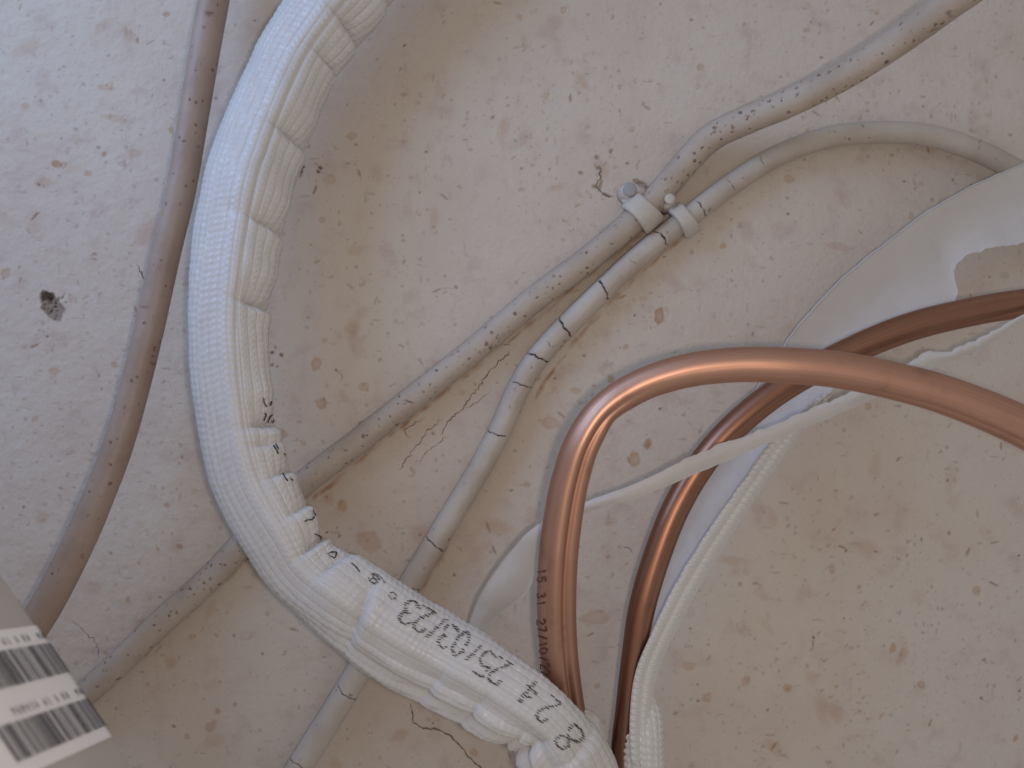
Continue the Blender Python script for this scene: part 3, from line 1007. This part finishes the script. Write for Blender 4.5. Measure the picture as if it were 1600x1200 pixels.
def sheet(name, A, B, n, m, prof, mat_, thick, root=None, jagA=0.0, jagB=0.0, seed=0):
    """sheet between two edges, each a list of (px, py, h); prof(u, v) is the extra rise away from the wall"""
    a = resample_n(A, n)
    b = resample_n(B, n)
    u = np.linspace(0, 1, n)
    for e, jag, sd in ((a, jagA, 1), (b, jagB, 2)):
        if jag:
            e[:, 0] += jag * np.clip(u * 5 - 1.6, 0.12, 1) * (vnoise(u * 40, u * 0 + sd, seed + 70 + sd, 3) + vnoise(u * 110, u * 0 + sd, seed + 75 + sd, 2))
            e[:, 1] += jag * np.clip(u * 5 - 1.6, 0.12, 1) * (vnoise(u * 40, u * 0 + sd + 9, seed + 80 + sd, 3) + vnoise(u * 110, u * 0 + sd, seed + 85 + sd, 2))
    v = np.linspace(0, 1, m)
    g = a[:, None, :] * (1 - v)[None, :, None] + b[:, None, :] * v[None, :, None]
    hgt = g[..., 2] + prof(u[:, None], v[None, :])
    d = D - hgt
    pts = np.stack([(g[..., 0] - 800) * d / F, -hgt, -(g[..., 1] - 600) * d / F], -1)
    # closed shell: front, back and rim
    du = np.gradient(pts, axis=0); dv = np.gradient(pts, axis=1)
    nr = np.cross(du, dv)
    nr /= np.linalg.norm(nr, axis=2)[..., None] + 1e-12
    nr *= np.where(nr[..., 1:2] > 0, -1, 1)
    back = pts - nr * thick
    V_ = np.vstack([pts.reshape(-1, 3), back.reshape(-1, 3)])
    f = grid_faces(n, m)
    N = n * m
    fs = [f, f[:, ::-1] + N]
    idx = np.arange(N).reshape(n, m)
    for e in (idx[0], idx[-1][::-1], idx[:, 0][::-1], idx[:, -1]):
        fs.append(np.stack([e[:-1], e[1:], e[1:] + N, e[:-1] + N], -1))
    me = mesh_from(name, V_, np.vstack(fs), mat_, True)
    return put(name, me, root) if root is not None else obj(name, me)


sheath = empty('split_sheath', tuple(P(1080, 900, 0.02)))
# open foam trough running behind the dark copper pipe and widening to the right
A = [(962, 1150, .020), (966, 1060, .019), (985, 985, .018), (1018, 890, .017), (1068, 790, .016), (1130, 690, .016), (1188, 600, .017), (1240, 520, .018), (1330, 425, .019), (1450, 331, .020), (1550, 277, .021), (1660, 232, .022)]
B = [(1012, 1140, .024), (1018, 1060, .024), (1050, 975, .023), (1100, 880, .022), (1165, 780, .021), (1225, 690, .020), (1275, 640, .018), (1340, 595, .016), (1430, 520, .013), (1530, 445, .012), (1600, 420, .012), (1690, 395, .012)]


def trough(u, v):
    return -0.005 * np.sin(np.clip(v, 0, 1) * math.pi) * (1 - 0.2 * u) + 0.0012 * vnoise(u * 9, v * 2, 91, 2) + 0.0004 * vnoise(u * 50, v * 4, 92, 2)


A = [(962, 1150, .020), (966, 1060, .019), (985, 985, .018), (1018, 890, .017), (1068, 790, .016), (1130, 690, .016), (1188, 600, .017), (1240, 520, .018), (1290, 463, .0185), (1330, 425, .019), (1385, 380, .0195), (1450, 331, .020), (1500, 302, .0205), (1550, 277, .021), (1660, 232, .022)]
B = [(1012, 1140, .024), (1018, 1060, .024), (1050, 975, .023), (1100, 880, .022), (1165, 780, .021), (1225, 690, .020), (1275, 640, .018), (1330, 575, .016), (1385, 520, .014), (1430, 492, .013), (1478, 474, .012), (1497, 460, .012), (1492, 428, .012), (1505, 402, .013), (1560, 386, .014), (1690, 368, .015)]
sheet('foam_sheet', A, B, 220, 40, trough, M_foam, 0.0006, sheath, jagA=2.0, jagB=6.0, seed=3)
# quilted outer film curled over along its free edge
E1 = [(985, 1190, .040), (984, 1120, .040), (993, 1050, .039), (1020, 985, .037), (1062, 900, .034), (1110, 825, .031), (1160, 752, .028), (1205, 690, .025), (1240, 655, .022), (1290, 615, .018)]
E2 = [(1020, 1190, .036), (1018, 1120, .036), (1026, 1055, .035), (1056, 985, .032), (1100, 905, .029), (1148, 828, .026), (1196, 754, .023), (1240, 690, .021), (1268, 655, .019), (1300, 618, .017)]


def quilt(u, v):
    L = 0.135
    s = u * L
    bead = 0.0016 * np.abs(np.sin(v * math.pi * 2)) ** 0.7
    cell = 0.00042 * np.tanh(2 * np.sin(s / 0.0021 * 2 * math.pi + 2.2 * np.floor(v * 2)))
    return bead + cell * np.abs(np.sin(v * math.pi * 2)) + 0.0004 * vnoise(u * 40, v * 4, 93, 2) - 0.002 * v * v


sheet('quilted_edge', E1, E2, 460, 36, quilt, M_edge, 0.0007, sheath, jagA=1.5, jagB=1.5, seed=5)
# closed end of the sleeve at the bottom
end_path = [(1004, 1080, .026, 20), (1003, 1086, .027, 40), (1001, 1096, .028, 56), (999, 1112, .029, 68), (997, 1140, .030, 76), (996, 1180, .030, 80), (997, 1230, .030, 82), (998, 1330, .030, 84)]


def end_disp(s, t, r, c):
    q = (t * r) / 0.0030
    rib = np.abs(((q + .5) % 1) - .5) * 2
    cell = np.tanh(2 * np.sin(s / 0.0024 * 2 * math.pi + np.floor(q + .5) * 1.7))
    return -0.0005 * (1 - np.minimum(1, rib / .4)) + 0.00026 * cell * np.minimum(1, rib / .5) + 0.0007 * vnoise(s / 0.012, t * 1.2, 95, 2)


ge, se, te, ce, re_ = tube_grid(end_path, 0.0004, 150, end_disp)
put('sleeve_end', tube_mesh('sleeve_end', ge, se, te, re_, M_edge), sheath)
tag(sheath, 'white foam sheath slit open behind the dark copper pipe, with a quilted curled edge', 'pipe insulation')

# narrow torn strip crossing both copper pipes
A = [(722, 1010, .024), (738, 958, .028), (752, 925, .031), (788, 872, .034), (836, 822, .039), (900, 790, .043), (1000, 752, .046), (1100, 704, .047), (1200, 666, .047), (1300, 625, .046), (1380, 588, .044), (1425, 563, .043), (1452, 551, .042), (1480, 549, .042), (1520, 532, .042), (1560, 512, .042), (1600, 490, .042), (1680, 446, .042)]
B = [(766, 1012, .024), (774, 968, .027), (822, 928, .031), (840, 885, .034), (856, 842, .038), (905, 806, .042), (1000, 776, .045), (1108, 732, .046), (1200, 692, .046), (1300, 652, .045), (1395, 608, .043), (1440, 583, .042), (1466, 570, .041), (1495, 560, .041), (1530, 545, .041), (1565, 523, .041), (1602, 500, .041), (1682, 456, .041)]
st = sheet('torn_strip', A, B, 260, 14, lambda u, v: 0.0010 * np.sin(v * math.pi) + 0.0006 * vnoise(u * 25, v * 2, 97, 2), M_strip, 0.0009, jagA=7, jagB=3.0, seed=9)
tag(st, 'narrow torn white foam strip crossing over the dark copper pipe', 'foam strip')

# ragged shred of film between the hose and the slit sleeve
A = [(905, 1108, .040), (925, 1112, .039), (940, 1130, .038), (950, 1155, .037), (956, 1190, .036), (962, 1240, .036)]
B = [(880, 1150, .042), (900, 1160, .044), (915, 1172, .045), (925, 1190, .046), (930, 1210, .046), (935, 1250, .046)]
sh = sheet('film_shred', A, B, 70, 30, lambda u, v: 0.0022 * vnoise(u * 9, v * 5, 98, 3) + 0.0012 * vnoise(u * 22, v * 12, 99, 2), M_film, 0.0004, jagA=7, jagB=4, seed=13)
tag(sh, 'crumpled shred of white film between the two sleeves at the bottom edge', 'film shred')

# ------------------------------------------------------------------ casing with the barcode label, close to the camera
E0 = np.array([(62 - 800) * 0.2 / F, 0.2 - D, -(977 - 600) * 0.2 / F])
vdir = np.array([0.563, 0.0, -0.827])
udir = -np.array([-50 / F, 1.0, -290 / F])        # from the far edge towards the camera
udir /= np.linalg.norm(udir)
nrm = np.cross(udir, vdir)
nrm /= np.linalg.norm(nrm)
if nrm @ (np.array([0, -D, 0]) - E0) < 0:
    nrm = -nrm
case = empty('appliance_casing', tuple(E0))


def C(t, w_, n_=0.0):
    return E0 + udir * t + vdir * w_ + nrm * n_


# casing body: rounded far edge, front panel and back, swept along the edge
prof = []
Rb = 0.004
for a in np.linspace(0, math.pi / 2, 9):
    prof.append((Rb - Rb * math.cos(a + 0) * 1.0, -Rb + Rb * math.sin(a)))     # (t, n): from the rounded end to the flat face
prof = [(q[0] - 0.0011, q[1] - 0.00005) for q in prof]
prof = [(-0.0011, -0.16)] + prof + [(0.03, -0.00005), (0.08, -0.00005), (0.13, -0.00005), (0.135, -0.003), (0.135, -0.16)]
wl = np.linspace(-0.165, 0.13, 30)
vts = np.array([[C(t, w_, n_) for t, n_ in prof] for w_ in wl])
n, m = vts.shape[:2]
put('casing_panel', mesh_from('casing_panel', vts.reshape(-1, 3), grid_faces(n, m, True), M_case, True), case)


def quad(t0, t1, w0, w1, h_):
    return [C(t0, w0, h_), C(t1, w0, h_), C(t1, w1, h_), C(t0, w1, h_)]


def quads_mesh(name, qs, mt, root):
    v = np.array([p for q in qs for p in q])
    f = np.arange(len(v)).reshape(-1, 4)
    me = mesh_from(name, v, f, mt, False)
    return me


# label: thin sheet wrapping the rounded end a little
lab = []
for w_ in np.linspace(0.0, 0.0325, 12):
    lab.append([C(-0.0009, w_, -0.0026), C(0.0003, w_, -0.0008 + 0.0002), C(0.0016, w_, 0.0001), C(0.003, w_, 0.00022), C(0.02, w_, 0.0002), C(0.045, w_, 0.0002), C(0.06, w_, 0.0002)])
lab = np.array(lab)
label_o = put('label_sticker', mesh_from('label_sticker', lab.reshape(-1, 3), grid_faces(*lab.shape[:2]), M_label, True), case)
for w0, w1 in ((0.0052, 0.0138), (0.0214, 0.0295)):
    qs, t = [], 0.0006
    br = np.random.default_rng(77)
    while t < 0.040:
        bw = br.choice([0.00018, 0.0003, 0.0005, 0.0008], p=[.45, .3, .17, .08])
        gp = br.choice([0.00022, 0.00036, 0.0006], p=[.55, .3, .15])
        h_ = 0.00045 if t > 0.0022 else -0.0004 + 0.00085 * (t / 0.0022) + 0.0002
        qs.append(quad(t, t + bw, w0, w1, h_))
        t += bw + gp
    b_ = obj('barcode', quads_mesh('barcode', qs, M_bar, case), label_o)
    # number line above the bars
    qs = []
    t = 0.001
    while t < 0.036:
        if br.random() < 0.8:
            for k in range(3):
                a0 = t + k * 0.00035
                z0, z1 = sorted(br.uniform(0.1, 0.9, 2))
                if k == 1:
                    z0, z1 = 0.0, 1.0
                hh = (w0 - 0.0032) + 0.0021 * z0, (w0 - 0.0032) + 0.0021 * z1
                qs.append(quad(a0, a0 + 0.00026, hh[0], hh[1], 0.00045 if t > 0.0022 else 0.0003))
        t += 0.0015 * (1 + t * 8)
    obj('printed_number', quads_mesh('printed_number', qs, M_bar, case), label_o)
tag(case, 'blurred pale casing in the bottom left corner carrying a two barcode label', 'casing')
